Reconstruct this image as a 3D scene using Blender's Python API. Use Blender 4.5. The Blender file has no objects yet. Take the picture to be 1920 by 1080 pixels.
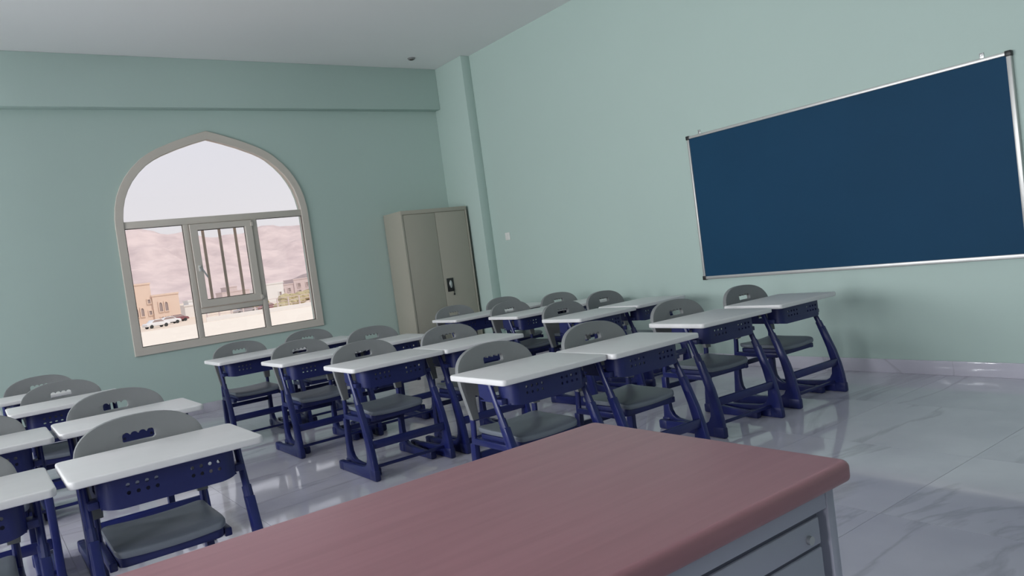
import bpy, bmesh, math, random
from mathutils import Matrix, Vector, Euler, noise
from mathutils.geometry import tessellate_polygon

random.seed(7)
scn = bpy.context.scene
COL = scn.collection
PI = math.pi
rad = math.radians

# ------------------------------------------------------------------ camera
cam_data = bpy.data.cameras.new('camera')
cam_data.sensor_width = 36.0
cam_data.lens = 36.0 * 1411.77 / 1920.0
cam_data.clip_start = 0.02
cam_data.clip_end = 6000
cam = bpy.data.objects.new('camera', cam_data)
COL.objects.link(cam)
R = Matrix(((0.80007191, 0.13182532, -0.58524099),
            (-0.58506642, -0.04416678, -0.80978181),
            (-0.13259796, 0.99028853, 0.04178997)))
cam.matrix_world = Matrix.Translation((0, 0, 1.14)) @ R.to_4x4()
scn.camera = cam

# ------------------------------------------------------------------ room sizes
XR = 5.05      # inner face of the board wall
YB = 7.92      # inner face of the window wall
XL = -3.4      # inner face of the wall that is out of frame on the left
YF = -2.2      # inner face of the wall behind the camera
ZC = 3.50      # ceiling

# ------------------------------------------------------------------ world, sun, lights, exposure
world = bpy.data.worlds.new('sky')
scn.world = world
world.use_nodes = True
wn = world.node_tree
wn.nodes.clear()
wo = wn.nodes.new('ShaderNodeOutputWorld')
wb = wn.nodes.new('ShaderNodeBackground')
wr = wn.nodes.new('ShaderNodeValToRGB')
wt = wn.nodes.new('ShaderNodeTexCoord')
ws = wn.nodes.new('ShaderNodeSeparateXYZ')
wn.links.new(wt.outputs['Generated'], ws.inputs[0])
wn.links.new(ws.outputs['Z'], wr.inputs[0])
wr.color_ramp.elements[0].position = 0.0
wr.color_ramp.elements[0].color = (0.83, 0.77, 0.78, 1)
wr.color_ramp.elements[1].position = 0.35
wr.color_ramp.elements[1].color = (0.72, 0.73, 0.83, 1)
wn.links.new(wr.outputs[0], wb.inputs['Color'])
wb.inputs['Strength'].default_value = 1.08
wn.links.new(wb.outputs[0], wo.inputs['Surface'])

sun_d = bpy.data.lights.new('sun', 'SUN')
sun_d.energy = 2.3
sun_d.angle = rad(1.0)
sun_d.color = (1.0, 0.93, 0.84)
sun = bpy.data.objects.new('sun', sun_d)
COL.objects.link(sun)
sun.rotation_euler = Vector((-0.45, 0.62, -1.0)).to_track_quat('-Z', 'Y').to_euler()

WINY = (0.6, 3.2, 5.8)            # windows along the left wall, out of frame
for wy in WINY:
    ld = bpy.data.lights.new('window_daylight', 'AREA')
    ld.shape = 'RECTANGLE'
    ld.size = 1.7
    ld.size_y = 1.7
    ld.energy = 165
    ld.color = (0.97, 0.98, 1.0)
    lo = bpy.data.objects.new('window_daylight', ld)
    COL.objects.link(lo)
    lo.location = (XL - 0.28, wy, 1.75)
    lo.rotation_euler = Vector((1, 0, 0)).to_track_quat('-Z', 'Z').to_euler()

scn.view_settings.view_transform = 'Standard'
scn.view_settings.look = 'None'
scn.view_settings.gamma = 1.0
scn.view_settings.use_curve_mapping = False
scn.view_settings.exposure = 0.0

# ------------------------------------------------------------------ materials
def nd(nt, t, **kw):
    n = nt.nodes.new(t)
    for k, v in kw.items():
        setattr(n, k, v)
    return n


def mat(name, col, rough=0.5, metal=0.0, var=0.06, scale=6.0, bump=0.0, bscale=120.0, spec=0.5, coat=0.0):
    m = bpy.data.materials.new(name)
    m.use_nodes = True
    nt = m.node_tree
    b = nt.nodes['Principled BSDF']
    b.inputs['Roughness'].default_value = rough
    b.inputs['Metallic'].default_value = metal
    b.inputs['Specular IOR Level'].default_value = spec
    b.inputs['Coat Weight'].default_value = coat
    tc = nd(nt, 'ShaderNodeTexCoord')
    nz = nd(nt, 'ShaderNodeTexNoise')
    nz.inputs['Scale'].default_value = scale
    nz.inputs['Detail'].default_value = 4
    nt.links.new(tc.outputs['Object'], nz.inputs['Vector'])
    mx = nd(nt, 'ShaderNodeMix', data_type='RGBA')
    mx.inputs['A'].default_value = (*[c * (1 - var) for c in col], 1)
    mx.inputs['B'].default_value = (*[min(1, c * (1 + var)) for c in col], 1)
    nt.links.new(nz.outputs['Fac'], mx.inputs['Factor'])
    nt.links.new(mx.outputs['Result'], b.inputs['Base Color'])
    if bump > 0:
        n2 = nd(nt, 'ShaderNodeTexNoise')
        n2.inputs['Scale'].default_value = bscale
        n2.inputs['Detail'].default_value = 3
        nt.links.new(tc.outputs['Object'], n2.inputs['Vector'])
        bp = nd(nt, 'ShaderNodeBump')
        bp.inputs['Strength'].default_value = bump
        bp.inputs['Distance'].default_value = 0.002
        nt.links.new(n2.outputs['Fac'], bp.inputs['Height'])
        nt.links.new(bp.outputs['Normal'], b.inputs['Normal'])
    return m


def marble():
    m = bpy.data.materials.new('polished_marble')
    m.use_nodes = True
    nt = m.node_tree
    b = nt.nodes['Principled BSDF']
    b.inputs['Roughness'].default_value = 0.07
    b.inputs['Specular IOR Level'].default_value = 0.75
    geo = nd(nt, 'ShaderNodeNewGeometry')
    oi = nd(nt, 'ShaderNodeObjectInfo')
    mul = nd(nt, 'ShaderNodeMath', operation='MULTIPLY')
    mul.inputs[1].default_value = 37.0
    nt.links.new(oi.outputs['Random'], mul.inputs[0])
    add = nd(nt, 'ShaderNodeVectorMath', operation='ADD')
    nt.links.new(geo.outputs['Position'], add.inputs[0])
    nt.links.new(mul.outputs[0], add.inputs[1])
    base = None
    cloud = nd(nt, 'ShaderNodeTexNoise')
    cloud.inputs['Scale'].default_value = 2.2
    cloud.inputs['Detail'].default_value = 6
    nt.links.new(add.outputs[0], cloud.inputs['Vector'])
    cr = nd(nt, 'ShaderNodeValToRGB')
    cr.color_ramp.elements[0].position = 0.3
    cr.color_ramp.elements[0].color = (0.55, 0.53, 0.62, 1)
    cr.color_ramp.elements[1].position = 0.7
    cr.color_ramp.elements[1].color = (0.67, 0.65, 0.73, 1)
    nt.links.new(cloud.outputs['Fac'], cr.inputs[0])
    # stretched noise gives long thin veins
    mp = nd(nt, 'ShaderNodeMapping')
    mp.inputs['Scale'].default_value = (0.55, 1.6, 1.0)
    mp.inputs['Rotation'].default_value = (0, 0, rad(28))
    nt.links.new(add.outputs[0], mp.inputs['Vector'])
    vn = nd(nt, 'ShaderNodeTexNoise')
    vn.inputs['Scale'].default_value = 0.95
    vn.inputs['Detail'].default_value = 7
    vn.inputs['Distortion'].default_value = 0.9
    nt.links.new(mp.outputs[0], vn.inputs['Vector'])
    sb = nd(nt, 'ShaderNodeMath', operation='SUBTRACT')
    sb.inputs[1].default_value = 0.5
    nt.links.new(vn.outputs['Fac'], sb.inputs[0])
    ab = nd(nt, 'ShaderNodeMath', operation='ABSOLUTE')
    nt.links.new(sb.outputs[0], ab.inputs[0])
    vr = nd(nt, 'ShaderNodeValToRGB')
    vr.color_ramp.elements[0].position = 0.0
    vr.color_ramp.elements[0].color = (0.34, 0.34, 0.34, 1)
    vr.color_ramp.elements[1].position = 0.022
    vr.color_ramp.elements[1].color = (0, 0, 0, 1)
    nt.links.new(ab.outputs[0], vr.inputs[0])
    mx = nd(nt, 'ShaderNodeMix', data_type='RGBA')
    nt.links.new(vr.outputs[0], mx.inputs['Factor'])
    nt.links.new(cr.outputs[0], mx.inputs['A'])
    mx.inputs['B'].default_value = (0.27, 0.26, 0.30, 1)
    nt.links.new(mx.outputs['Result'], b.inputs['Base Color'])
    return m


def wood():
    m = bpy.data.materials.new('mahogany_laminate')
    m.use_nodes = True
    nt = m.node_tree
    b = nt.nodes['Principled BSDF']
    b.inputs['Roughness'].default_value = 0.38
    tc = nd(nt, 'ShaderNodeTexCoord')
    mp = nd(nt, 'ShaderNodeMapping')
    mp.inputs['Scale'].default_value = (2.0, 26.0, 26.0)
    nt.links.new(tc.outputs['Object'], mp.inputs['Vector'])
    nz = nd(nt, 'ShaderNodeTexNoise')
    nz.inputs['Scale'].default_value = 1.6
    nz.inputs['Detail'].default_value = 6
    nz.inputs['Distortion'].default_value = 0.6
    nt.links.new(mp.outputs[0], nz.inputs['Vector'])
    cr = nd(nt, 'ShaderNodeValToRGB')
    cr.color_ramp.elements[0].position = 0.3
    cr.color_ramp.elements[0].color = (0.385, 0.175, 0.205, 1)
    cr.color_ramp.elements[1].position = 0.75
    cr.color_ramp.elements[1].color = (0.44, 0.205, 0.24, 1)
    nt.links.new(nz.outputs['Fac'], cr.inputs[0])
    nt.links.new(cr.outputs[0], b.inputs['Base Color'])
    return m


def glass():
    m = bpy.data.materials.new('window_glass')
    m.use_nodes = True
    nt = m.node_tree
    nt.nodes.clear()
    out = nd(nt, 'ShaderNodeOutputMaterial')
    mix = nd(nt, 'ShaderNodeMixShader')
    tr = nd(nt, 'ShaderNodeBsdfTransparent')
    tr.inputs['Color'].default_value = (0.97, 0.98, 0.98, 1)
    gl = nd(nt, 'ShaderNodeBsdfGlossy')
    gl.inputs['Roughness'].default_value = 0.02
    fr = nd(nt, 'ShaderNodeFresnel')
    fr.inputs['IOR'].default_value = 1.45
    nt.links.new(fr.outputs[0], mix.inputs[0])
    nt.links.new(tr.outputs[0], mix.inputs[1])
    nt.links.new(gl.outputs[0], mix.inputs[2])
    nt.links.new(mix.outputs[0], out.inputs['Surface'])
    return m


def rock(name='hazed_rock', k=1.0):
    m = bpy.data.materials.new(name)
    m.use_nodes = True
    nt = m.node_tree
    b = nt.nodes['Principled BSDF']
    b.inputs['Roughness'].default_value = 0.95
    b.inputs['Specular IOR Level'].default_value = 0.1
    geo = nd(nt, 'ShaderNodeNewGeometry')
    nz = nd(nt, 'ShaderNodeTexNoise')
    nz.inputs['Scale'].default_value = 0.022
    nz.inputs['Detail'].default_value = 9
    nz.inputs['Roughness'].default_value = 0.65
    nt.links.new(geo.outputs['Position'], nz.inputs['Vector'])
    cr = nd(nt, 'ShaderNodeValToRGB')
    cr.color_ramp.elements[0].position = 0.32
    cr.color_ramp.elements[0].color = (0.50 * k, 0.40 * k, 0.40 * k, 1)  # washed-out tones: aerial haze is mixed into the rock colour
    cr.color_ramp.elements[1].position = 0.62
    cr.color_ramp.elements[1].color = (0.66 * k, 0.54 * k, 0.52 * k, 1)
    nt.links.new(nz.outputs['Fac'], cr.inputs[0])
    nt.links.new(cr.outputs[0], b.inputs['Base Color'])
    return m


M = dict(
    wall=mat('mint_wall_paint', (0.480, 0.60, 0.560), 0.55, var=0.02, scale=1.2, bump=0.06, bscale=180),
    ceiling=mat('white_ceiling_paint', (0.84, 0.84, 0.84), 0.8, var=0.02, scale=1.0),
    marble=marble(),
    grout=mat('grey_grout', (0.42, 0.41, 0.45), 0.7),
    top=mat('pale_grey_plastic', (0.80, 0.785, 0.79), 0.42, var=0.03, scale=14, bump=0.05, bscale=400),
    navy=mat('navy_coated_steel', (0.012, 0.018, 0.120), 0.32, var=0.10, scale=20),
    navyp=mat('navy_plastic', (0.013, 0.019, 0.110), 0.42, var=0.08, scale=20, bump=0.05, bscale=500),
    grey=mat('grey_plastic', (0.225, 0.231, 0.238), 0.45, var=0.04, scale=14, bump=0.08, bscale=500),
    seat=mat('shaded_grey_plastic', (0.175, 0.195, 0.235), 0.42, var=0.04, scale=14, bump=0.08, bscale=500),  # backrest grey again, with the seat's shade put into a darker colour
    steel=mat('brushed_steel', (0.55, 0.55, 0.56), 0.35, metal=0.9, var=0.05, scale=40),
    alu=mat('board_aluminium', (0.62, 0.61, 0.60), 0.38, metal=0.55, var=0.04, scale=30),
    black=mat('black_plastic', (0.012, 0.012, 0.014), 0.4),
    board=mat('dark_blue_board', (0.010, 0.056, 0.120), 0.6, var=0.14, scale=1.1, bump=0.05, bscale=300, spec=0.15),
    cabinet=mat('beige_enamel_steel', (0.40, 0.375, 0.315), 0.45, var=0.02, scale=5),
    upvc=mat('beige_window_frame', (0.64, 0.58, 0.52), 0.5, var=0.03, scale=6),
    gasket=mat('dark_gasket', (0.06, 0.055, 0.05), 0.6),
    glass=glass(),
    bar=mat('glare_lit_iron_bar', (0.70, 0.58, 0.50), 0.6),  # iron colour lightened to imitate the glow of overexposed daylight
    wood=wood(),
    desk_body=mat('pale_desk_carcass', (0.46, 0.46, 0.56), 0.5, var=0.03, scale=8),
    gap_shade=mat('gap_shade_tone', (0.08, 0.08, 0.12), 0.6),  # shade colour for the drawer gaps
    fitting=mat('grey_fitting_plastic', (0.22, 0.22, 0.22), 0.5),
    white=mat('white_switch_plastic', (0.80, 0.80, 0.77), 0.4),
    sand=mat('pale_sand', (0.72, 0.60, 0.50), 0.95, var=0.10, scale=0.08, spec=0.1),
    paving=mat('pale_concrete', (0.80, 0.72, 0.63), 0.9, var=0.05, scale=0.5, spec=0.1),
    rock=rock(),
    rock_d=rock('grey_rock', 0.66),
    stucco=mat('hazed_beige_stucco', (0.74, 0.58, 0.48), 0.9, var=0.05, scale=0.6, spec=0.1),  # beige lightened so the colour carries sunlit haze
    stucco_w=mat('white_stucco', (0.78, 0.76, 0.74), 0.9, var=0.04, scale=0.6, spec=0.1),
    stucco_g=mat('greyish_stucco', (0.62, 0.52, 0.51), 0.9, var=0.06, scale=0.6, spec=0.1),
    pane_d=mat('hazed_pane', (0.34, 0.27, 0.26), 0.35),  # raised tone puts the outdoor haze into the panes
    leaf=mat('dusty_leaf', (0.46, 0.39, 0.24), 0.9, var=0.30, scale=1.4, spec=0.1),
    bark=mat('dry_bark', (0.22, 0.16, 0.11), 0.9),
    car_w=mat('white_car_paint', (0.75, 0.75, 0.76), 0.25, coat=0.5),
    car_r=mat('dark_red_car_paint', (0.22, 0.07, 0.08), 0.25, coat=0.5),
    car_g=mat('grey_car_paint', (0.30, 0.28, 0.30), 0.25, coat=0.5),
    tyre=mat('tyre_rubber', (0.03, 0.03, 0.03), 0.8),
)

# ------------------------------------------------------------------ mesh helpers
def bm_box(bm, x0, x1, y0, y1, z0, z1, bev=0.0, seg=2):
    vs = [bm.verts.new(p) for p in ((x0, y0, z0), (x1, y0, z0), (x1, y1, z0), (x0, y1, z0),
                                    (x0, y0, z1), (x1, y0, z1), (x1, y1, z1), (x0, y1, z1))]
    fs = [bm.faces.new([vs[i] for i in q]) for q in ((0, 3, 2, 1), (4, 5, 6, 7), (0, 1, 5, 4), (1, 2, 6, 5), (2, 3, 7, 6), (3, 0, 4, 7))]
    if bev > 0:
        es = list({e for f in fs for e in f.edges})
        bmesh.ops.bevel(bm, geom=es, offset=bev, segments=seg, profile=0.5, affect='EDGES')
    return bm


def bm_prism(bm, poly, t0, t1, axis='x', bev=0.0, seg=2):
    """extrude a 2D outline: axis x -> poly is (y,z); y -> (x,z); z -> (x,y)"""
    def P(a, b, t):
        return {'x': (t, a, b), 'y': (a, t, b), 'z': (a, b, t)}[axis]
    n = len(poly)
    lo = [bm.verts.new(P(a, b, t0)) for a, b in poly]
    hi = [bm.verts.new(P(a, b, t1)) for a, b in poly]
    f0 = bm.faces.new(lo[::-1])
    f1 = bm.faces.new(hi)
    sides = [bm.faces.new((lo[i], lo[(i + 1) % n], hi[(i + 1) % n], hi[i])) for i in range(n)]
    bmesh.ops.recalc_face_normals(bm, faces=[f0, f1] + sides)
    if bev > 0:
        bmesh.ops.bevel(bm, geom=list(f0.edges) + list(f1.edges), offset=bev, segments=seg, profile=0.5, affect='EDGES')
    return bm


def bm_tube(bm, pts, ra, rb, n=10, up=Vector((1, 0, 0))):
    """sweep an oval section (half sizes ra along 'up', rb across) along points"""
    pts = [Vector(p) for p in pts]
    rings = []
    for i, p in enumerate(pts):
        d = (pts[min(i + 1, len(pts) - 1)] - pts[max(i - 1, 0)]).normalized()
        u = (up - d * up.dot(d)).normalized()
        v = d.cross(u)
        rings.append([bm.verts.new(p + u * ra * math.cos(2 * PI * k / n) + v * rb * math.sin(2 * PI * k / n)) for k in range(n)])
    fs = []
    for a, b in zip(rings, rings[1:]):
        for k in range(n):
            fs.append(bm.faces.new((a[k], a[(k + 1) % n], b[(k + 1) % n], b[k])))
    fs.append(bm.faces.new(rings[0][::-1]))
    fs.append(bm.faces.new(rings[-1]))
    bmesh.ops.recalc_face_normals(bm, faces=fs)
    return bm


def bm_cyl(bm, c, r, h, axis='z', n=16, r2=None):
    r2 = r if r2 is None else r2
    ax = {'x': 0, 'y': 1, 'z': 2}[axis]
    def P(a, rr, t):
        q = [rr * math.cos(a), rr * math.sin(a)]
        q.insert(ax, t)
        return (c[0] + q[0], c[1] + q[1], c[2] + q[2])
    lo = [bm.verts.new(P(2 * PI * k / n, r, 0)) for k in range(n)]
    hi = [bm.verts.new(P(2 * PI * k / n, r2, h)) for k in range(n)]
    fs = [bm.faces.new((lo[k], lo[(k + 1) % n], hi[(k + 1) % n], hi[k])) for k in range(n)]
    fs += [bm.faces.new(lo[::-1]), bm.faces.new(hi)]
    bmesh.ops.recalc_face_normals(bm, faces=fs)
    return bm


def finish(name, bm, m, parent=None, smooth=32, loc=None):
    me = bpy.data.meshes.new(name)
    bm.to_mesh(me)
    bm.free()
    return obj_from_mesh(name, me, m, parent, smooth, loc)


def obj_from_mesh(name, me, m, parent=None, smooth=32, loc=None):
    me.materials.clear()
    me.materials.append(m)
    if smooth:
        for p in me.polygons:
            p.use_smooth = True
        me.set_sharp_from_angle(angle=rad(smooth))
    o = bpy.data.objects.new(name, me)
    COL.objects.link(o)
    if parent:
        o.parent = parent
    if loc:
        o.location = loc
    return o


def box(name, m, x0, x1, y0, y1, z0, z1, parent=None, bev=0.0):
    return finish(name, bm_box(bmesh.new(), x0, x1, y0, y1, z0, z1, bev), m, parent)


def flat_shape(outer, holes, thick, bev=0.0, res=1):
    """a plate in the local XY plane with real holes, its rims bevelled"""
    def area(l):
        return sum(l[k - 1][0] * l[k][1] - l[k][0] * l[k - 1][1] for k in range(len(l)))
    loops = [outer if area(outer) > 0 else outer[::-1]] + [h if area(h) < 0 else h[::-1] for h in holes]
    tris = tessellate_polygon([[Vector((a, b, 0)) for a, b in l] for l in loops])
    flat = [p for l in loops for p in l]
    bm = bmesh.new()
    lo = [bm.verts.new((a, b, -thick / 2)) for a, b in flat]
    hi = [bm.verts.new((a, b, thick / 2)) for a, b in flat]
    for t in tris:
        p = [flat[k] for k in t]
        ar = (p[1][0] - p[0][0]) * (p[2][1] - p[0][1]) - (p[2][0] - p[0][0]) * (p[1][1] - p[0][1])
        if abs(ar) < 1e-12:
            continue
        if ar < 0:
            t = t[::-1]
        bm.faces.new([hi[k] for k in t])
        bm.faces.new([lo[k] for k in t[::-1]])
    k0 = 0
    rim = []
    for l in loops:
        n = len(l)
        for k in range(n):
            a, b = k0 + k, k0 + (k + 1) % n
            bm.faces.new((lo[a], lo[b], hi[b], hi[a]))
            rim += [bm.edges.get((lo[a], lo[b])), bm.edges.get((hi[a], hi[b]))]
        k0 += n
    if bev > 0:
        bmesh.ops.bevel(bm, geom=rim, offset=bev, segments=max(1, res), profile=0.5, affect='EDGES', clamp_overlap=True)
    return bm


def cut(bm, axis, values):
    for v in values:
        co = [0, 0, 0]; no = [0, 0, 0]
        co[axis] = v; no[axis] = 1
        bmesh.ops.bisect_plane(bm, geom=bm.verts[:] + bm.edges[:] + bm.faces[:], dist=1e-6, plane_co=co, plane_no=no)


def rrect(x0, x1, y0, y1, r, n=5):
    pts = []
    for cx, cy, a0 in ((x1 - r, y0 + r, -90), (x1 - r, y1 - r, 0), (x0 + r, y1 - r, 90), (x0 + r, y0 + r, 180)):
        for k in range(n + 1):
            a = rad(a0 + 90 * k / n)
            pts.append((cx + r * math.cos(a), cy + r * math.sin(a)))
    return pts


def circle(cx, cy, r, n=8):
    return [(cx + r * math.cos(2 * PI * k / n), cy + r * math.sin(2 * PI * k / n)) for k in range(n)]


def thing(name, label, cat, loc=(0, 0, 0), rz=0.0, group=None):
    o = bpy.data.objects.new(name, None)
    o.empty_display_size = 0.1
    COL.objects.link(o)
    o.location = loc
    o.rotation_euler = (0, 0, rz)
    o['label'] = label
    o['category'] = cat
    if group:
        o['group'] = group
    return o


def tag(o, label, cat, group=None):
    o['label'] = label
    o['category'] = cat
    if group:
        o['group'] = group
    return o


def struct(o):
    o['kind'] = 'structure'
    return o


def copy_tree(o, parent=None):
    c = o.copy()
    COL.objects.link(c)
    c.parent = parent
    for ch in list(o.children):
        copy_tree(ch, c)
    return c


# ================================================================== THE ROOM
# floor: slab plus one object per marble tile
floor = struct(box('floor', M['grout'], XL, XR, YF, YB, -0.12, -0.0035))
TS = 0.80
tile_bm = bm_box(bmesh.new(), 0.0008, TS - 0.0008, 0.0008, TS - 0.0008, -0.012, 0.0)
tile_me = None
nx = int(math.ceil((XR - XL) / TS)); ny = int(math.ceil((YB - YF) / TS))
tiles = []
cache = {}
for i in range(nx):
    for j in range(ny):
        x0 = XR - (i + 1) * TS; y0 = YB - (j + 1) * TS
        sx = min(TS, x0 + TS - XL); sy = min(TS, y0 + TS - YF)
        key = (round(sx, 3), round(sy, 3))
        if key not in cache:
            b = bm_box(bmesh.new(), TS - sx + 0.0008, TS - 0.0008, TS - sy + 0.0008, TS - 0.0008, -0.010, 0.0)
            me = bpy.data.meshes.new('tile'); b.to_mesh(me); b.free(); me.materials.append(M['marble'])
            cache[key] = me
        t = bpy.data.objects.new('tile', cache[key])
        COL.objects.link(t)
        t.parent = floor
        t.location = (x0, y0, 0)
tile_bm.free()

struct(box('ceiling', M['ceiling'], XL - 0.3, XR + 0.2, YF - 0.2, YB + 0.25, ZC, ZC + 0.15))
struct(box('wall_right', M['wall'], XR, XR + 0.2, YF - 0.2, YB + 0.25, -0.12, ZC))
struct(box('wall_front', M['wall'], XL - 0.3, XR, YF - 0.2, YF, -0.12, ZC))

# window wall with its pointed-arch opening
LIFT = 0.03                        # the floor lies this much lower than first measured
WX0, WX1 = 1.236, 3.130            # outer edges of the window surround
WCX = 0.5 * (WX0 + WX1)
SILL = 0.636
def arch(half, spring, apex, n=14):
    """right half of a pointed keel arch from the spring line to the apex"""
    prof = [(1.0, 0.0), (0.996, 0.10), (0.978, 0.22), (0.948, 0.33), (0.905, 0.43), (0.85, 0.525), (0.775, 0.62), (0.683, 0.71),
            (0.60, 0.768), (0.513, 0.815), (0.331, 0.892), (0.16, 0.952), (0.0, 1.0)]
    return [(half * a, spring + (apex - spring) * b) for a, b in prof]
def window_outline(half, sill, spring, apex):
    r = arch(half, spring, apex)
    pts = [(WCX - half, sill), (WCX + half, sill)] + [(WCX + a, z) for a, z in r] + [(WCX - a, z) for a, z in r[-2::-1]]
    return pts
OUT = window_outline(0.947, SILL, 1.86, 2.775)
INN = window_outline(0.872, 0.713, 1.86, 2.69)
HOLE = window_outline(0.925, SILL + 0.02, 1.86, 2.752)

b = flat_shape([(XL - 0.3, -0.12), (XR, -0.12), (XR, ZC), (XL - 0.3, ZC)], [[(a, z + LIFT) for a, z in HOLE]], 0.22)
bmesh.ops.transform(b, matrix=Matrix.Translation((0, YB + 0.11, 0)) @ Matrix.Rotation(PI / 2, 4, 'X'), verts=b.verts)
struct(finish('wall_back', b, M['wall'], smooth=0))

# left wall (out of frame) with three plain windows
holes = [[(wy - 0.85, 0.9), (wy + 0.85, 0.9), (wy + 0.85, 2.6), (wy - 0.85, 2.6)] for wy in WINY]
b = flat_shape([(YF, -0.12), (YB, -0.12), (YB, ZC), (YF, ZC)], holes, 0.22)
RX = Matrix(((0, 0, 1, 0), (1, 0, 0, 0), (0, 1, 0, 0), (0, 0, 0, 1)))
bmesh.ops.transform(b, matrix=Matrix.Translation((XL - 0.11, 0, 0)) @ RX, verts=b.verts)
struct(finish('wall_left', b, M['wall'], smooth=0))
for k, wy in enumerate(WINY):
    b = flat_shape([(wy - 0.85, 0.9), (wy + 0.85, 0.9), (wy + 0.85, 2.6), (wy - 0.85, 2.6)],
                   [[(wy - 0.78, 0.97), (wy - 0.03, 0.97), (wy - 0.03, 2.53), (wy - 0.78, 2.53)],
                    [(wy + 0.03, 0.97), (wy + 0.78, 0.97), (wy + 0.78, 2.53), (wy + 0.03, 2.53)]], 0.06)
    bmesh.ops.transform(b, matrix=Matrix.Translation((XL - 0.10, 0, 0)) @ RX, verts=b.verts)
    wf = struct(finish('window_%d' % (k + 2), b, M['upvc'], smooth=0))
    for s in (-1, 1):
        box('pane', M['glass'], XL - 0.103, XL - 0.097, wy + s * 0.405 - 0.373, wy + s * 0.405 + 0.373, 0.972, 2.528, wf)

# downstand beam over the window and the corner column
struct(box('trim_1', M['wall'], XL, 4.93, 7.80, YB, 3.015, ZC, bev=0.006))
struct(box('trim_2', M['wall'], 4.93, XR, 7.225, YB, 0.0, ZC, bev=0.006))
# marble skirting
struct(box('baseboard_right', M['marble'], XR - 0.012, XR, YF, 7.225, 0.0, 0.095, bev=0.003))
struct(box('baseboard_back', M['marble'], XL, 4.93, YB - 0.012, YB, 0.0, 0.095, bev=0.003))

# ---- the visible window
win = bpy.data.objects.new('window_1', None)
COL.objects.link(win); win['kind'] = 'structure'
win.location = (WCX, YB, SILL + LIFT)
WI = Matrix.Translation((-WCX, -YB, -SILL))
def wfin(name, b, m, parent=win, smooth=32):
    """place a piece given in room coordinates under the window root"""
    bmesh.ops.transform(b, matrix=WI, verts=b.verts)
    return finish(name, b, m, parent, smooth)
def wplate(name, outer, hl, y0, y1, m, parent=win, bev=0.0):
    b = flat_shape(outer, hl, y1 - y0, bev)
    bmesh.ops.transform(b, matrix=Matrix.Translation((0, (y0 + y1) / 2, 0)) @ Matrix.Rotation(PI / 2, 4, 'X'), verts=b.verts)
    return wfin(name, b, m, parent, 40)
wplate('window_frame', OUT, [INN], YB - 0.022, YB + 0.05, M['upvc'], bev=0.004)
wfin('transom', bm_box(bmesh.new(), WCX - 0.873, WCX + 0.873, YB - 0.012, YB + 0.05, 1.850, 1.917, 0.004), M['upvc'])
wfin('mullion', bm_box(bmesh.new(), 1.833, 1.884, YB - 0.012, YB + 0.05, 0.712, 1.850, 0.004), M['upvc'])
wfin('mullion', bm_box(bmesh.new(), 2.508, 2.560, YB - 0.012, YB + 0.05, 0.712, 1.850, 0.004), M['upvc'])
wfin('rail', bm_box(bmesh.new(), 1.884, 2.508, YB - 0.012, YB + 0.05, 0.952, 1.004, 0.004), M['upvc'])
# opening sash
SX0, SX1, SZ0, SZ1 = 1.888, 2.504, 1.008, 1.846
GX0, GX1, GZ0, GZ1 = 1.962, 2.432, 1.082, 1.784
def rect(x0, x1, z0, z1):
    return [(x0, z0), (x1, z0), (x1, z1), (x0, z1)]
sash = wplate('sash', rect(SX0, SX1, SZ0, SZ1), [rect(GX0, GX1, GZ0, GZ1)], YB - 0.032, YB + 0.03, M['upvc'], bev=0.005)
hb = bm_box(bmesh.new(), 1.918, 1.940, YB - 0.046, YB - 0.030, 1.372, 1.432, 0.003)
wfin('handle_base', hb, M['white'], sash)
hb = bm_tube(bmesh.new(), [(1.929, YB - 0.046, 1.410), (1.934, YB - 0.074, 1.404), (1.950, YB - 0.080, 1.372), (1.982, YB - 0.080, 1.305)], 0.008, 0.009, 8)
wfin('handle', hb, M['steel'], sash)
for zz in (1.80, 1.04):
    wfin('hinge', bm_box(bmesh.new(), 2.488, 2.512, YB - 0.046, YB - 0.012, zz - 0.02, zz + 0.02, 0.003), M['upvc'], sash)
wfin('pane', bm_box(bmesh.new(), GX0 - 0.01, GX1 + 0.01, YB + 0.006, YB + 0.012, GZ0 - 0.01, GZ1 + 0.01), M['glass'], sash, 0)
def gasket(x0, x1, z0, z1, parent=win):
    wplate('gasket', rect(x0, x1, z0, z1), [rect(x0 + 0.006, x1 - 0.006, z0 + 0.006, z1 - 0.006)], YB + 0.002, YB + 0.006, M['gasket'], parent)
gasket(GX0, GX1, GZ0, GZ1, sash)
for (x0, x1, z0, z1) in ((1.312, 1.833, 0.713, 1.850), (2.560, 3.055, 0.713, 1.850), (1.884, 2.508, 0.713, 0.952)):
    wfin('pane', bm_box(bmesh.new(), x0, x1, YB + 0.018, YB + 0.024, z0, z1), M['glass'], win, 0)
    gasket(x0, x1, z0, z1)
up = [(WCX - 0.872, 1.917), (WCX + 0.872, 1.917)] + [(a, z) for a, z in INN[3:-1]]
wplate('pane', up, [], YB + 0.018, YB + 0.024, M['glass'])
for bx in (2.048, 2.212, 2.370):
    wfin('security_bar', bm_box(bmesh.new(), bx - 0.014, bx + 0.014, YB + 0.130, YB + 0.142, 1.00, 1.86, 0.002), M['bar'])
for bz in (1.01, 1.85):
    wfin('grille_rail', bm_box(bmesh.new(), 1.86, 2.53, YB + 0.142, YB + 0.156, bz - 0.012, bz + 0.012), M['bar'])

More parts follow.
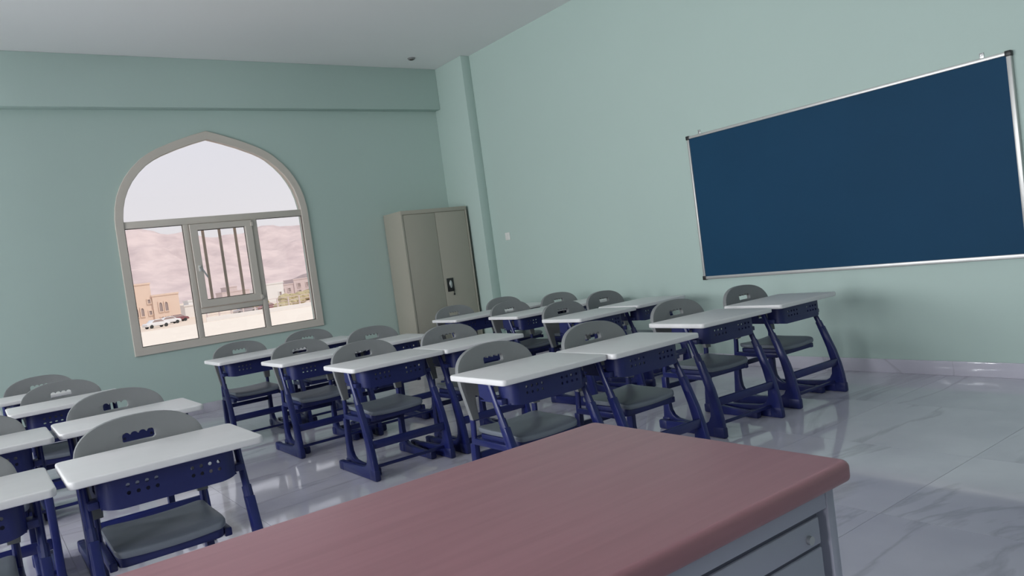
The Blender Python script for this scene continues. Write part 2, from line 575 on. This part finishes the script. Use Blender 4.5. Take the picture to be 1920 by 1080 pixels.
# ================================================================== BOARD
bd = thing('notice_board', 'large dark blue board in a thin aluminium frame on the mint wall', 'board', (XR, 2.97, 0.73))
BY0, BY1, BZ = 1.775 - 2.97, 4.195 - 2.97, 1.204
box('board_panel', M['board'], -0.020, -0.002, BY0 + 0.012, BY1 - 0.012, 0.012, BZ - 0.012, bd)
def frame_bar(y0, y1, z0, z1):
    finish('frame_bar', bm_box(bmesh.new(), -0.030, -0.001, y0, y1, z0, z1, 0.004), M['alu'], bd)
frame_bar(BY0 + 0.02, BY1 - 0.02, BZ - 0.022, BZ)
frame_bar(BY0 + 0.02, BY1 - 0.02, 0, 0.026)
frame_bar(BY0, BY0 + 0.026, 0.02, BZ - 0.02)
frame_bar(BY1 - 0.022, BY1, 0.02, BZ - 0.02)
for yy in (BY0, BY1):
    for zz in (0, BZ):
        finish('corner_cap', bm_box(bmesh.new(), -0.036, 0, yy - (0.004 if yy < 0 else 0.026), yy + (0.030 if yy < 0 else 0.004),
                                    zz - (0.004 if zz == 0 else 0.028), zz + (0.030 if zz == 0 else 0.004), 0.004), M['black'], bd)
for yy in (BY0 + 0.16, BY1 - 0.12):
    b = bm_box(bmesh.new(), -0.006, -0.001, yy - 0.012, yy + 0.012, BZ - 0.004, BZ + 0.034, 0.001)
    bm_cyl(b, (-0.012, yy, BZ + 0.020), 0.005, 0.008, 'x', 8)
    finish('mounting_tab', b, M['steel'], bd)

# light switch
sw = thing('light_switch', 'small white square light switch on the mint wall left of the board', 'switch', (XR, 6.93, 1.37))
finish('switch_plate', bm_box(bmesh.new(), -0.009, 0, -0.043, 0.043, -0.043, 0.043, 0.003), M['white'], sw)
finish('rocker', bm_box(bmesh.new(), -0.014, -0.009, -0.014, 0.014, -0.024, 0.024, 0.002), M['white'], sw)

# ceiling detector
sd = thing('smoke_detector', 'small round grey detector on the ceiling near the far right corner', 'smoke detector', (4.40, 7.42, ZC))
finish('detector_body', bm_cyl(bmesh.new(), (0, 0, -0.016), 0.036, 0.016, 'z', 20, 0.046), M['fitting'], sd)
finish('detector_lens', bm_cyl(bmesh.new(), (0, 0, -0.022), 0.020, 0.006, 'z', 16, 0.026), M['gasket'], sd)

# ================================================================== CABINET
CX0, CX1, CY0, CY1, CZ = 4.022, 4.896, 7.478, 7.905, 1.802
cb = thing('steel_cabinet', 'tall beige steel cupboard with two doors in the room corner', 'cabinet', ((CX0 + CX1) / 2, (CY0 + CY1) / 2, 0))
hw = (CX1 - CX0) / 2; hd = (CY1 - CY0) / 2
b = bm_box(bmesh.new(), -hw, hw, -hd + 0.020, hd, 0, CZ, 0.003)
finish('cabinet_body', b, M['cabinet'], cb)
b = bm_box(bmesh.new(), -hw, hw, -hd, -hd + 0.020, CZ - 0.045, CZ, 0.002)
bm_box(b, -hw, -hw + 0.022, -hd, -hd + 0.020, 0.0, CZ - 0.045, 0.002)
bm_box(b, hw - 0.022, hw, -hd, -hd + 0.020, 0.0, CZ - 0.045, 0.002)
bm_box(b, -hw + 0.022, hw - 0.022, -hd, -hd + 0.020, 0.0, 0.06, 0.002)
finish('front_frame', b, M['cabinet'], cb)
for s in (-1, 1):
    x0, x1 = (-hw + 0.026, -0.002) if s < 0 else (0.002, hw - 0.026)
    d = finish('door', bm_box(bmesh.new(), x0, x1, -hd + 0.003, -hd + 0.019, 0.064, CZ - 0.049, 0.002), M['cabinet'], cb)
    if s > 0:
        finish('handle_plate', bm_box(bmesh.new(), 0.038, 0.128, -hd - 0.004, -hd + 0.004, 0.83, 0.985, 0.003), M['black'], d)
        b = bmesh.new()
        outer = [(0.083 + 0.017 * math.cos(2 * PI * k / 16), 0.915 + 0.045 * math.sin(2 * PI * k / 16)) for k in range(16)]
        bm_prism(b, outer, -hd - 0.012, -hd - 0.004, 'y', 0.002, 1)
        finish('turn_handle', b, M['steel'], d)
        b = bm_box(bmesh.new(), 0.112, 0.116, -hd - 0.012, -hd - 0.004, 0.805, 0.86)
        bm_cyl(b, (0.114, -hd - 0.010, 0.795), 0.012, 0.003, 'y', 10)
        finish('key', b, M['black'], d)
b = bm_box(bmesh.new(), hw, hw + 0.006, -hd + 0.001, -hd + 0.012, 0.02, CZ - 0.01)
finish('edge_seal', b, M['black'], cb)

# ================================================================== STUDENT DESK
DW, DD, DT, DH = 0.596, 0.43, 0.026, 0.61     # top width, depth, thickness, height
def make_desk():
    t = thing('student_desk', 'desk', 'desk')
    finish('tabletop', bm_prism(bmesh.new(), rrect(-DW / 2, DW / 2, 0, DD, 0.022), DH - DT, DH, 'z', 0.006, 3), M['top'], t)
    # book box: one strip with round perforations, wrapped round rounded corners
    hwid, rc, y0, dep = 0.212, 0.045, 0.072, 0.25
    z0, z1 = 0.474, DH - DT
    fl = 2 * (hwid - rc); al = rc * PI / 2; sl = dep - rc
    L = fl / 2 + al + sl
    outer = [(-L, z0 + 0.03), (-L + 0.05, z0 + 0.012), (-fl / 2 - al, z0 + 0.012), (-fl / 2 + 0.01, z0), (fl / 2 - 0.01, z0), (fl / 2 + al, z0 + 0.012),
             (L - 0.05, z0 + 0.012), (L, z0 + 0.03), (L, z1), (-L, z1)]
    hl = []
    for gx in (-0.130, 0.068):
        for i in range(4):
            for zz in (0.520, 0.546):
                hl.append(circle(gx + 0.0285 * i, zz, 0.0066))
    for s in (-1, 1):
        x0 = s * (fl / 2 + al + 0.045); x1 = s * (fl / 2 + al + 0.115)
        hl.append(rect(min(x0, x1), max(x0, x1), z0 + 0.045, z1 - 0.012))
    b = flat_shape(outer, hl, 0.006)
    cut(b, 0, [s * (fl / 2 + al * k / 5) for k in range(6) for s in (-1, 1)])
    for v in b.verts:
        s, z, tt = v.co.x, v.co.y, v.co.z
        sg = 1 if s >= 0 else -1
        a = abs(s)
        if a <= fl / 2:
            v.co = (s, y0 - tt, z)
        elif a <= fl / 2 + al:
            ang = (a - fl / 2) / rc
            v.co = (sg * (fl / 2 + (rc + tt) * math.sin(ang)), y0 + rc - (rc + tt) * math.cos(ang), z)
        else:
            v.co = (sg * (hwid + tt), y0 + rc + (a - fl / 2 - al), z)
    bmesh.ops.recalc_face_normals(b, faces=b.faces)
    bx = finish('book_box', b, M['navyp'], t)
    finish('box_floor', bm_box(bmesh.new(), -hwid, hwid, y0 + 0.02, y0 + dep, z0 + 0.008, z0 + 0.014), M['navyp'], bx)
    leg = [(-0.022, 0.0), (-0.024, 0.045), (-0.018, 0.10), (-0.004, 0.165), (0.022, 0.245), (0.058, 0.33), (0.085, 0.395), (0.128, 0.395),
           (0.106, 0.335), (0.078, 0.255), (0.062, 0.19), (0.056, 0.145), (0.061, 0.105), (0.078, 0.078), (0.105, 0.064), (0.15, 0.058),
           (0.30, 0.052), (0.42, 0.046), (0.455, 0.040), (0.468, 0.026), (0.468, 0.0)]
    for s in (-1, 1):
        xc = s * 0.246
        lg = finish('leg', bm_prism(bmesh.new(), leg, xc - 0.016, xc + 0.016, 'x', 0.007, 2), M['navy'], t)
        finish('leg_tube', bm_tube(bmesh.new(), [(xc, 0.093, 0.36), (xc, 0.145, 0.48), (xc, 0.186, DH - DT)], 0.0125, 0.0165, 12), M['navy'], lg)
        finish('clamp_collar', bm_tube(bmesh.new(), [(xc, 0.100, 0.375), (xc, 0.122, 0.425)], 0.0165, 0.0215, 12), M['navyp'], lg)
        finish('foot_cap', bm_box(bmesh.new(), xc - 0.0185, xc + 0.0185, -0.028, 0.050, 0.0, 0.056, 0.009, 2), M['navyp'], lg)
        finish('foot_cap', bm_box(bmesh.new(), xc - 0.0185, xc + 0.0185, 0.410, 0.475, 0.0, 0.049, 0.009, 2), M['navyp'], lg)
        xa, xb = min(s * 0.214, xc), max(s * 0.214, xc)
        finish('bracket', bm_box(bmesh.new(), xa, xb, 0.105, 0.175, z0 + 0.012, z0 + 0.036, 0.003), M['navyp'], t)
        finish('bracket', bm_box(bmesh.new(), xa, xb, 0.150, 0.205, z1 - 0.020, z1, 0.003), M['navyp'], t)
    finish('footrest_bar', bm_box(bmesh.new(), -0.232, 0.232, 0.006, 0.026, 0.155, 0.196, 0.006), M['navy'], t)
    finish('floor_bar', bm_box(bmesh.new(), -0.232, 0.232, 0.040, 0.054, 0.050, 0.066, 0.004), M['navy'], t)
    return t


# ================================================================== SCHOOL CHAIR
def make_chair():
    t = thing('school_chair', 'chair', 'chair')
    hw, zt, zb = 0.221, 0.712, 0.480
    # outline of the shell: wide flattened arch, with two sleeves running down the uprights
    right = []
    for k in range(13):
        a = (PI / 2) * k / 12
        c, s = math.cos(a), math.sin(a)
        right.append((hw * abs(c) ** (2 / 2.5), 0.582 + (zt - 0.582) * abs(s) ** (2 / 2.35)))
    outer = [(0.150, zb + 0.012), (0.156, zb - 0.03), (0.160, 0.385), (0.197, 0.385), (0.207, 0.46), (0.217, 0.53)] + right
    outer = outer + [(-x, z) for x, z in outer[::-1] if abs(x) > 1e-6] + [(-0.12, zb), (0.12, zb)]
    # grip slot with a scalloped upper edge
    sc = 0.632; hx = 0.056; hz = 0.015
    slot = [(-hx + 0.006, sc - hz), (hx - 0.006, sc - hz), (hx, sc - hz + 0.006), (hx, sc + hz - 0.008)]
    for k in range(4):
        cx = hx - (2 * hx / 4) * (k + 0.5)
        for q in range(6):
            a = PI * (q + 0.5) / 6
            slot.append((cx + 0.0135 * math.cos(a), sc + hz - 0.006 + 0.012 * math.sin(a)))
    slot += [(-hx, sc + hz - 0.008), (-hx, sc - hz + 0.006)]
    b = flat_shape(outer, [slot], 0.026, 0.008, 2)
    cut(b, 0, [hw * k / 8 for k in range(-7, 8)])
    cut(b, 1, [0.42, 0.50, 0.56])
    for v in b.verts:
        x, z, tt = v.co.x, v.co.y, v.co.z
        y = 0.178 + (z - 0.40) * 0.20 - 0.017 * (x / hw) ** 2
        v.co = (x, y - tt, z)
    bmesh.ops.recalc_face_normals(b, faces=b.faces)
    finish('backrest', b, M['grey'], t, 40)
    # seat: dished shell with a waterfall front edge
    b = bmesh.new()
    bm_prism(b, rrect(-0.176, 0.176, -0.160, 0.168, 0.030, 5), -0.012, 0.012, 'z', 0.007, 2)
    cut(b, 0, [-0.15, -0.1, -0.05, 0, 0.05, 0.1, 0.15])
    cut(b, 1, [-0.14, -0.12, -0.10, -0.05, 0, 0.06, 0.12])
    for v in b.verts:
        x, y, z = v.co
        fr = max(0, -(y + 0.09)) / 0.07
        v.co.z = 0.336 + z - 0.012 * (1 - min(1, (x / 0.2) ** 2)) - 0.012 * fr * fr + 0.010 * max(0, (y - 0.06) / 0.12) ** 2
    finish('seat', b, M['seat'], t, 40)
    b = bm_prism(bmesh.new(), rrect(-0.168, 0.168, -0.150, 0.162, 0.028, 5), 0.276, 0.318, 'z', 0.006, 2)
    finish('seat_pan', b, M['navyp'], t)
    low = [(0.225, 0.0), (0.228, 0.05), (0.220, 0.12), (0.212, 0.20), (0.208, 0.27), (0.168, 0.27), (0.170, 0.20), (0.172, 0.13), (0.166, 0.092), (0.148, 0.066),
           (0.115, 0.050), (0.05, 0.044), (-0.10, 0.038), (-0.155, 0.034), (-0.168, 0.022), (-0.168, 0.0)]
    for s in (-1, 1):
        xc = s * 0.182
        lg = finish('leg', bm_prism(bmesh.new(), low, xc - 0.015, xc + 0.015, 'x', 0.006, 2), M['navy'], t)
        finish('upright', bm_tube(bmesh.new(), [(xc, 0.188, 0.24), (xc, 0.184, 0.30), (xc, 0.178, 0.36), (xc, 0.178, 0.42)], 0.0125, 0.016, 12), M['navy'], lg)
        finish('seat_arm', bm_box(bmesh.new(), xc - 0.013, xc + 0.013, -0.13, 0.190, 0.268, 0.298, 0.005), M['navy'], lg)
        finish('foot_cap', bm_box(bmesh.new(), xc - 0.020, xc + 0.020, -0.176, -0.110, 0.0, 0.042, 0.009, 2), M['navyp'], lg)
        finish('foot_cap', bm_box(bmesh.new(), xc - 0.020, xc + 0.020, 0.176, 0.236, 0.0, 0.050, 0.009, 2), M['navyp'], lg)
    finish('stretcher', bm_box(bmesh.new(), -0.170, 0.170, 0.176, 0.196, 0.200, 0.228, 0.005), M['navy'], t)
    return t


def lengthen(o, dz):
    for ch in o.children:
        for v in ch.data.vertices:
            v.co.z += dz * min(1.0, max(0.0, v.co.z) / 0.26)
        lengthen(ch, dz)


desk0 = make_desk()
chair0 = make_chair()
lengthen(desk0, LIFT)
lengthen(chair0, LIFT)
first = [True]
ROW = {1: 'front row', 2: 'second row', 3: 'third row', 4: 'back row'}
BLOCK = {'l': 'block at the left edge', 'm': 'middle block', 'r': 'block beside the blue board'}
SIDE = {'a': 'left', 'b': 'right'}
#        block row side  centre x, front y, yaw, chair dx, chair dy, chair yaw
SEATS = [('m', 1, 'a', 2.020, 2.535, 0.0, -0.020, 0.250, 0),
         ('m', 1, 'b', 2.618, 2.500, 0.0, 0.010, 0.262, 0),
         ('m', 2, 'a', 1.957, 3.885, 0.0, -0.010, 0.252, 0),
         ('m', 2, 'b', 2.555, 3.875, 0.0, 0.020, 0.270, 0),
         ('m', 3, 'a', 1.905, 4.900, 0.0, 0.010, 0.255, 0),
         ('m', 3, 'b', 2.503, 4.950, 0.0, 0.020, 0.270, 0),
         ('m', 4, 'a', 1.765, 5.890, 0.0, 0.000, 0.255, 0),
         ('m', 4, 'b', 2.363, 5.930, 0.0, 0.010, 0.260, 0),
         ('r', 1, 'a', 3.480, 2.690, -3.0, 0.000, 0.270, 0),
         ('r', 1, 'b', 4.195, 2.700, -1.0, -0.018, 0.260, 0),
         ('r', 2, 'a', 3.750, 4.030, 2.0, -0.018, 0.270, 0),
         ('r', 2, 'b', 4.415, 4.120, 3.0, 0.018, 0.440, 0),
         ('r', 3, 'a', 3.945, 5.040, 0.0, -0.018, 0.260, 0),
         ('r', 3, 'b', 4.545, 5.070, 0.0, -0.018, 0.260, 0),
         ('r', 4, 'a', 3.810, 5.790, 0.0, -0.010, 0.260, 0),
         ('r', 4, 'b', 4.410, 5.800, 0.0, -0.010, 0.260, 0),
         ('l', 1, 'b', 0.475, 2.640, 0.0, -0.018, 0.252, 0),
         ('l', 1, 'a', -0.150, 2.620, 0.0, 0.000, 0.250, 0),
         ('l', 2, 'b', 0.550, 3.770, 0.0, -0.010, 0.250, 0),
         ('l', 2, 'a', -0.065, 3.740, 0.0, 0.000, 0.250, 0),
         ('l', 3, 'b', 0.410, 4.990, 0.0, 0.000, 0.255, 0),
         ('l', 3, 'a', -0.205, 4.980, 0.0, 0.000, 0.255, 0),
         ('l', 4, 'b', 0.370, 5.850, 0.0, -0.018, 0.255, 0)]
for blk, row, sd_, cx, fy, yaw, dx, dy, cyaw in SEATS:
    if first[0]:
        d, c = desk0, chair0
        first[0] = False
    else:
        d, c = copy_tree(desk0), copy_tree(chair0)
    a = rad(yaw)
    d.location = (cx, fy, 0)
    d.rotation_euler = (0, 0, a)
    ox, oy = dx, dy
    c.location = (cx + ox * math.cos(a) - oy * math.sin(a), fy + ox * math.sin(a) + oy * math.cos(a), 0)
    c.rotation_euler = (0, 0, a + rad(cyaw))
    d['label'] = 'white-topped navy desk, %s of the pair, %s, %s' % (SIDE[sd_], ROW[row], BLOCK[blk])
    c['label'] = 'grey plastic chair under the %s desk, %s, %s' % (SIDE[sd_], ROW[row], BLOCK[blk])
    d['group'] = 'student desks set out in pairs'
    c['group'] = 'school chairs tucked under the desks'

# ================================================================== TEACHER'S DESK
TX0, TX1, TY0, TY1, TZ = -0.15, 1.095, 0.662, 1.272, 0.75
td = thing('teacher_desk', 'mahogany-topped desk with pale drawer unit in the foreground', 'desk', ((TX0 + TX1) / 2, (TY0 + TY1) / 2, 0))
tw = (TX1 - TX0) / 2; tdp = (TY1 - TY0) / 2
finish('desk_top', bm_prism(bmesh.new(), rrect(-tw, tw, -tdp, tdp, 0.018, 5), TZ - 0.034, TZ, 'z', 0.010, 4), M['wood'], td)
box('side_panel', M['desk_body'], tw - 0.045, tw - 0.025, -tdp + 0.025, tdp - 0.03, 0.0, TZ - 0.034, td, 0.002)
box('side_panel', M['desk_body'], -tw + 0.025, -tw + 0.045, -tdp + 0.025, tdp - 0.03, 0.0, TZ - 0.034, td, 0.002)
box('modesty_panel', M['desk_body'], -tw + 0.045, tw - 0.045, tdp - 0.08, tdp - 0.062, 0.16, TZ - 0.034, td, 0.002)
px0, px1 = tw - 0.47, tw - 0.045
box('pedestal', M['desk_body'], px0, px1, -tdp + 0.045, tdp - 0.10, 0.05, TZ - 0.036, td, 0.002)
zt = TZ - 0.036
for k, (z0, z1) in enumerate(((zt - 0.082, zt - 0.040), (zt - 0.330, zt - 0.088), (0.055, zt - 0.336))):
    dr = box('drawer', M['desk_body'], px0 + 0.006, px1 - 0.026, -tdp + 0.026, -tdp + 0.044, z0, z1, td, 0.002)
    finish('gap_shade_strip', bm_box(bmesh.new(), px0 + 0.006, px1 - 0.026, -tdp + 0.029, -tdp + 0.0445, z1 + 0.0005, z1 + 0.0055), M['gap_shade'], dr)  # dark strip set into the open gap, painting its shade
    if k == 0:
        finish('lock', bm_cyl(bmesh.new(), (px1 - 0.058, -tdp + 0.020, (z0 + z1) / 2 - 0.006), 0.007, 0.007, 'y', 14), M['steel'], dr)
box('top_rail', M['desk_body'], px0, px1, -tdp + 0.027, -tdp + 0.045, zt - 0.034, zt, td, 0.001)

# ================================================================== OUTSIDE
GZ = -2.97
b = bmesh.new()
bm_box(b, -400, 900, 10, 1900, GZ - 1, GZ)
struct(finish('floor_outside', b, M['sand'], smooth=0))
# paved yard just beyond the window
pv = bm_box(bmesh.new(), -20, 75, 60, 128, GZ, GZ + 0.06)
tag(finish('paved_yard', pv, M['paving'], smooth=0), 'pale paved yard below the window in bright sun', 'yard')

def hill(name, x0, x1, y, depth, ridge, label, seed, amp, mt='rock'):
    """a hill range: heights come from ridge(x); real 3D terrain mesh falling towards the viewer and behind"""
    b = bmesh.new()
    nxx, nyy = 90, 26
    grid = []
    for j in range(nyy):
        v = j / (nyy - 1)
        rowv = []
        for i in range(nxx):
            u = i / (nxx - 1)
            x = x0 + (x1 - x0) * u
            yy = y + depth * (v - 0.6)
            f = (v / 0.6) ** 1.15 if v < 0.6 else max(0, 1 - (v - 0.6) / 0.4) ** 0.8
            h = ridge(x) * f
            nn = noise.fractal(Vector((x * 0.010 + seed, yy * 0.010, seed)), 0.9, 2.1, 6)
            n2 = abs(noise.fractal(Vector((x * 0.018 + seed, yy * 0.006, 3.1)), 0.9, 2.0, 5))
            h += f * amp * (nn - 0.9 * n2) * min(1.0, 2.2 * (1.02 - f) + 0.18)
            rowv.append(b.verts.new((x, yy, GZ + max(0, h))))
        grid.append(rowv)
    for j in range(nyy - 1):
        for i in range(nxx - 1):
            b.faces.new((grid[j][i], grid[j][i + 1], grid[j + 1][i + 1], grid[j + 1][i]))
    o = finish(name, b, M[mt], smooth=180)
    return tag(o, label, 'hill')

def interp(pts):
    def f(x):
        if x <= pts[0][0]:
            return pts[0][1]
        for (xa, ya), (xb, yb) in zip(pts, pts[1:]):
            if x <= xb:
                t = (x - xa) / (xb - xa)
                t = t * t * (3 - 2 * t)
                return ya + (yb - ya) * t
        return pts[-1][1]
    return f
hill('hill_range', -100, 1000, 1500, 700,
     interp([(-100, 90), (120, 120), (230, 138), (275, 142), (325, 132), (400, 118), (450, 122), (505, 128), (570, 126), (640, 108), (800, 90), (1000, 70)]),
     'long pale hazy hill range filling the view through the window', 1.7, 26)
hill('low_hill', 180, 330, 560, 120, interp([(180, 2), (200, 9), (214, 12), (228, 10), (250, 6), (330, 2)]),
     'low grey hill in front of the range, seen in the right pane', 5.2, 3, 'rock_d')

def arch_poly(cx, z0, w, h):
    pts = [(cx - w / 2, z0), (cx + w / 2, z0), (cx + w / 2, z0 + h * 0.7)]
    pts += [(cx + w / 2 * math.cos(PI * k / 6), z0 + h * 0.7 + h * 0.3 * math.sin(PI * k / 6)) for k in range(1, 6)]
    pts += [(cx - w / 2, z0 + h * 0.7)]
    return pts

def building(name, label, x, y, blocks, wins, m, parapet=0.35):
    """blocks: (x0,x1,depth,height,front offset) relative; wins: (cx,z,w,h,arched,front)"""
    r = thing(name, label, 'building', (x, y, GZ))
    for (x0, x1, dep, h, fo) in blocks:
        w = box('wall_block', m, x0, x1, fo, fo + dep, 0, h, r)
        b = bm_box(bmesh.new(), x0 - 0.12, x1 + 0.12, fo - 0.12, fo + dep + 0.12, h, h + parapet)
        finish('parapet', b, m, w, 0)
    for (cx, z, w_, h, ar, fo) in wins:
        poly = arch_poly(cx, z, w_, h) if ar else rect(cx - w_ / 2, cx + w_ / 2, z, z + h)
        b = flat_shape([(cx - w_ / 2 - 0.18, z - 0.18), (cx + w_ / 2 + 0.18, z - 0.18), (cx + w_ / 2 + 0.18, z + h + 0.18), (cx - w_ / 2 - 0.18, z + h + 0.18)], [poly], 0.2)
        bmesh.ops.transform(b, matrix=Matrix.Translation((0, fo - 0.1, 0)) @ Matrix.Rotation(PI / 2, 4, 'X'), verts=b.verts)
        f = finish('window', b, m, r, 0)
        finish('pane', bm_prism(bmesh.new(), poly, fo - 0.06, fo - 0.02, 'y'), M['pane_d'], f, 0)
    return r

# large beige house at the left (front at about 175 m)
building('beige_house', 'large beige house with paired arched windows in the left pane', 33.0, 172,
         [(-8.0, -1.3, 9, 8.4, 0.4), (-1.3, 3.9, 8, 5.7, 0.0)],
         [(-4.5, 1.9, 0.55, 1.7, True, 0.4), (-3.4, 1.9, 0.55, 1.7, True, 0.4), (-1.9, 4.4, 0.5, 0.8, False, 0.4), (-1.9, 2.0, 0.5, 0.8, False, 0.4),
          (0.15, 2.4, 0.6, 1.9, True, 0.0), (1.25, 2.4, 0.6, 1.9, True, 0.0), (0.15, 0.5, 0.5, 0.7, False, 0.0), (1.25, 0.5, 0.5, 0.7, False, 0.0)], M['stucco'])
building('low_house', 'low pale house right of the big beige house, left pane', 42.6, 184,
         [(-2.2, 3.0, 6, 2.6, 0.0), (-1.0, 2.0, 5, 3.6, 1.0)], [(0.6, 1.0, 0.9, 1.0, False, 0.0), (2.0, 1.0, 0.9, 1.0, False, 0.0)], M['stucco_w'])
building('far_villa', 'small pinkish villa behind the iron bars of the sash', 86.0, 300,
         [(-6, 4.5, 9, 4.8, 0.0), (-4, 0, 8, 6.6, 0.4)], [(-2.5, 3.0, 0.8, 1.4, False, 0.4), (2.0, 2.0, 0.9, 1.3, False, 0.0), (-4.6, 1.6, 0.8, 1.2, False, 0.0)], M['stucco_g'])
building('white_shed', 'bright white flat-roofed building left in the right pane', 68.5, 205,
         [(-3.0, 2.6, 7, 5.2, 0.0), (-4.5, -3.0, 6, 4.2, 0.5)], [(1.5, 2.0, 0.6, 0.9, False, 0.0)], M['stucco_w'])
building('grey_house', 'greyish house with small dark windows in the right pane', 86.0, 235,
         [(-6, -1, 8, 4.6, 0.3), (-1, 5.5, 9, 5.8, 0.0)],
         [(-4.6, 2.4, 0.8, 1.1, False, 0.3), (-2.6, 2.4, 0.8, 1.1, False, 0.3), (0.6, 3.4, 0.9, 1.2, False, 0.0), (3.4, 3.4, 0.9, 1.2, False, 0.0), (0.6, 1.2, 0.9, 1.2, False, 0.0), (3.4, 1.2, 0.9, 1.2, False, 0.0)], M['stucco_g'])

# compound wall with a mesh fence above it
fr = thing('yard_fence', 'thin post and wire fence on a low wall at the yard edge', 'fence', (44, 131.5, GZ))
box('base_wall', M['stucco_w'], -12, 18, -0.12, 0.12, 0, 0.75, fr)
for k in range(16):
    finish('post', bm_box(bmesh.new(), -11.95 + 2.0 * k, -11.75 + 2.0 * k, -0.08, 0.08, 0.75, 2.3), M['stucco_g'], fr, 0)
for zz in (1.05, 1.65, 2.25):
    finish('wire_rail', bm_box(bmesh.new(), -11.9, 18, -0.02, 0.02, zz - 0.04, zz + 0.04), M['stucco_g'], fr, 0)

def shrub(x, y, w, h, label, seed, trunk=False):
    rnd = random.Random(seed)
    r = thing('tree' if trunk else 'shrub', label, 'tree' if trunk else 'shrub', (x, y, GZ), 0, 'dusty plants beyond the yard')
    b = bmesh.new()
    for k in range(6):
        cx = rnd.uniform(-w, w) * 0.32; cy = rnd.uniform(-w, w) * 0.3; cz = h * rnd.uniform(0.42, 0.68); rr = w * rnd.uniform(0.24, 0.36)
        res = bmesh.ops.create_icosphere(b, subdivisions=3, radius=1.0)
        for v in res['verts']:
            n = v.co.normalized()
            q = rr * (1 + 0.28 * noise.fractal(n * 2.6 + Vector((seed, k, 0)), 0.8, 2.2, 4))
            v.co = Vector((cx, cy, cz)) + Vector((n.x * q, n.y * q, n.z * min(q, h * 0.42)))
    finish('foliage', b, M['leaf'], r)
    b = bmesh.new()
    for k in range(3):
        bm_tube(b, [(0.05 * k, 0, 0), (0.1 * k - 0.1, 0.05, h * 0.25), (rnd.uniform(-0.3, 0.3) * w, 0, h * 0.5)], 0.06, 0.06, 6)
    finish('stem', b, M['bark'], r)
    return r
PL = [(47.5, 158, 4.0, 2.2, 'yellowish shrub right of the low house, left pane'), (51.5, 166, 3.5, 1.8, 'shrub seen behind the wire fence, left of centre'),
      (59.5, 170, 3.5, 2.4, 'dusty tree behind the fence below the sash'), (64.0, 178, 4.0, 2.0, 'shrub in front of the white flat-roofed building'),
      (69.0, 184, 5, 2.3, 'olive tree in front of the greyish house'), (72.5, 190, 5, 2.4, 'rightmost olive tree before the greyish house'),
      (52.0, 146, 3, 1.4, 'low shrub near the yard fence, left of the right pane'), (55.0, 151, 4, 1.5, 'low bush in the middle of the right pane'),
      (46.5, 136, 3, 1.3, 'bush at the lower right of the window view')]
for k, (x, y, w, h, lb) in enumerate(PL):
    shrub(x, y, w, h, lb, 11.3 + 3.7 * k, 'tree' in lb)

def car(x, y, rz, m, label):
    r = thing('car', label, 'car', (x, y, GZ), rz)
    prof = [(-2.1, 0.35), (-2.15, 0.75), (-1.95, 0.92), (-1.3, 0.98), (-0.75, 1.42), (0.6, 1.45), (1.25, 1.0), (1.95, 0.86), (2.15, 0.6), (2.1, 0.35)]
    finish('body', bm_prism(bmesh.new(), prof, -0.82, 0.82, 'y', 0.08, 2), m, r)
    gl = [(-1.16, 1.0), (-0.70, 1.36), (0.55, 1.38), (1.08, 1.0)]
    finish('side_glass', bm_prism(bmesh.new(), gl, -0.83, 0.83, 'y'), M['pane_d'], r, 0)
    for wx in (-1.3, 1.35):
        for wy in (-0.84, 0.66):
            finish('wheel', bm_cyl(bmesh.new(), (wx, wy, 0.32), 0.32, 0.18, 'y', 14), M['tyre'], r)
car(26.2, 142.0, 0.35, M['car_w'], 'white car nearest the window, parked before the beige house')
car(30.2, 152.0, 0.15, M['car_w'], 'second white car, parked just right of the nearest one')
car(33.4, 160.0, 0.1, M['car_r'], 'dark red car parked at the right end of the beige house')
car(42.4, 145.0, 0.0, M['car_g'], 'grey car parked behind the wire fence, left of its neighbour')
car(47.2, 147.0, 0.1, M['car_r'], 'dark red car parked behind the wire fence at its right end')
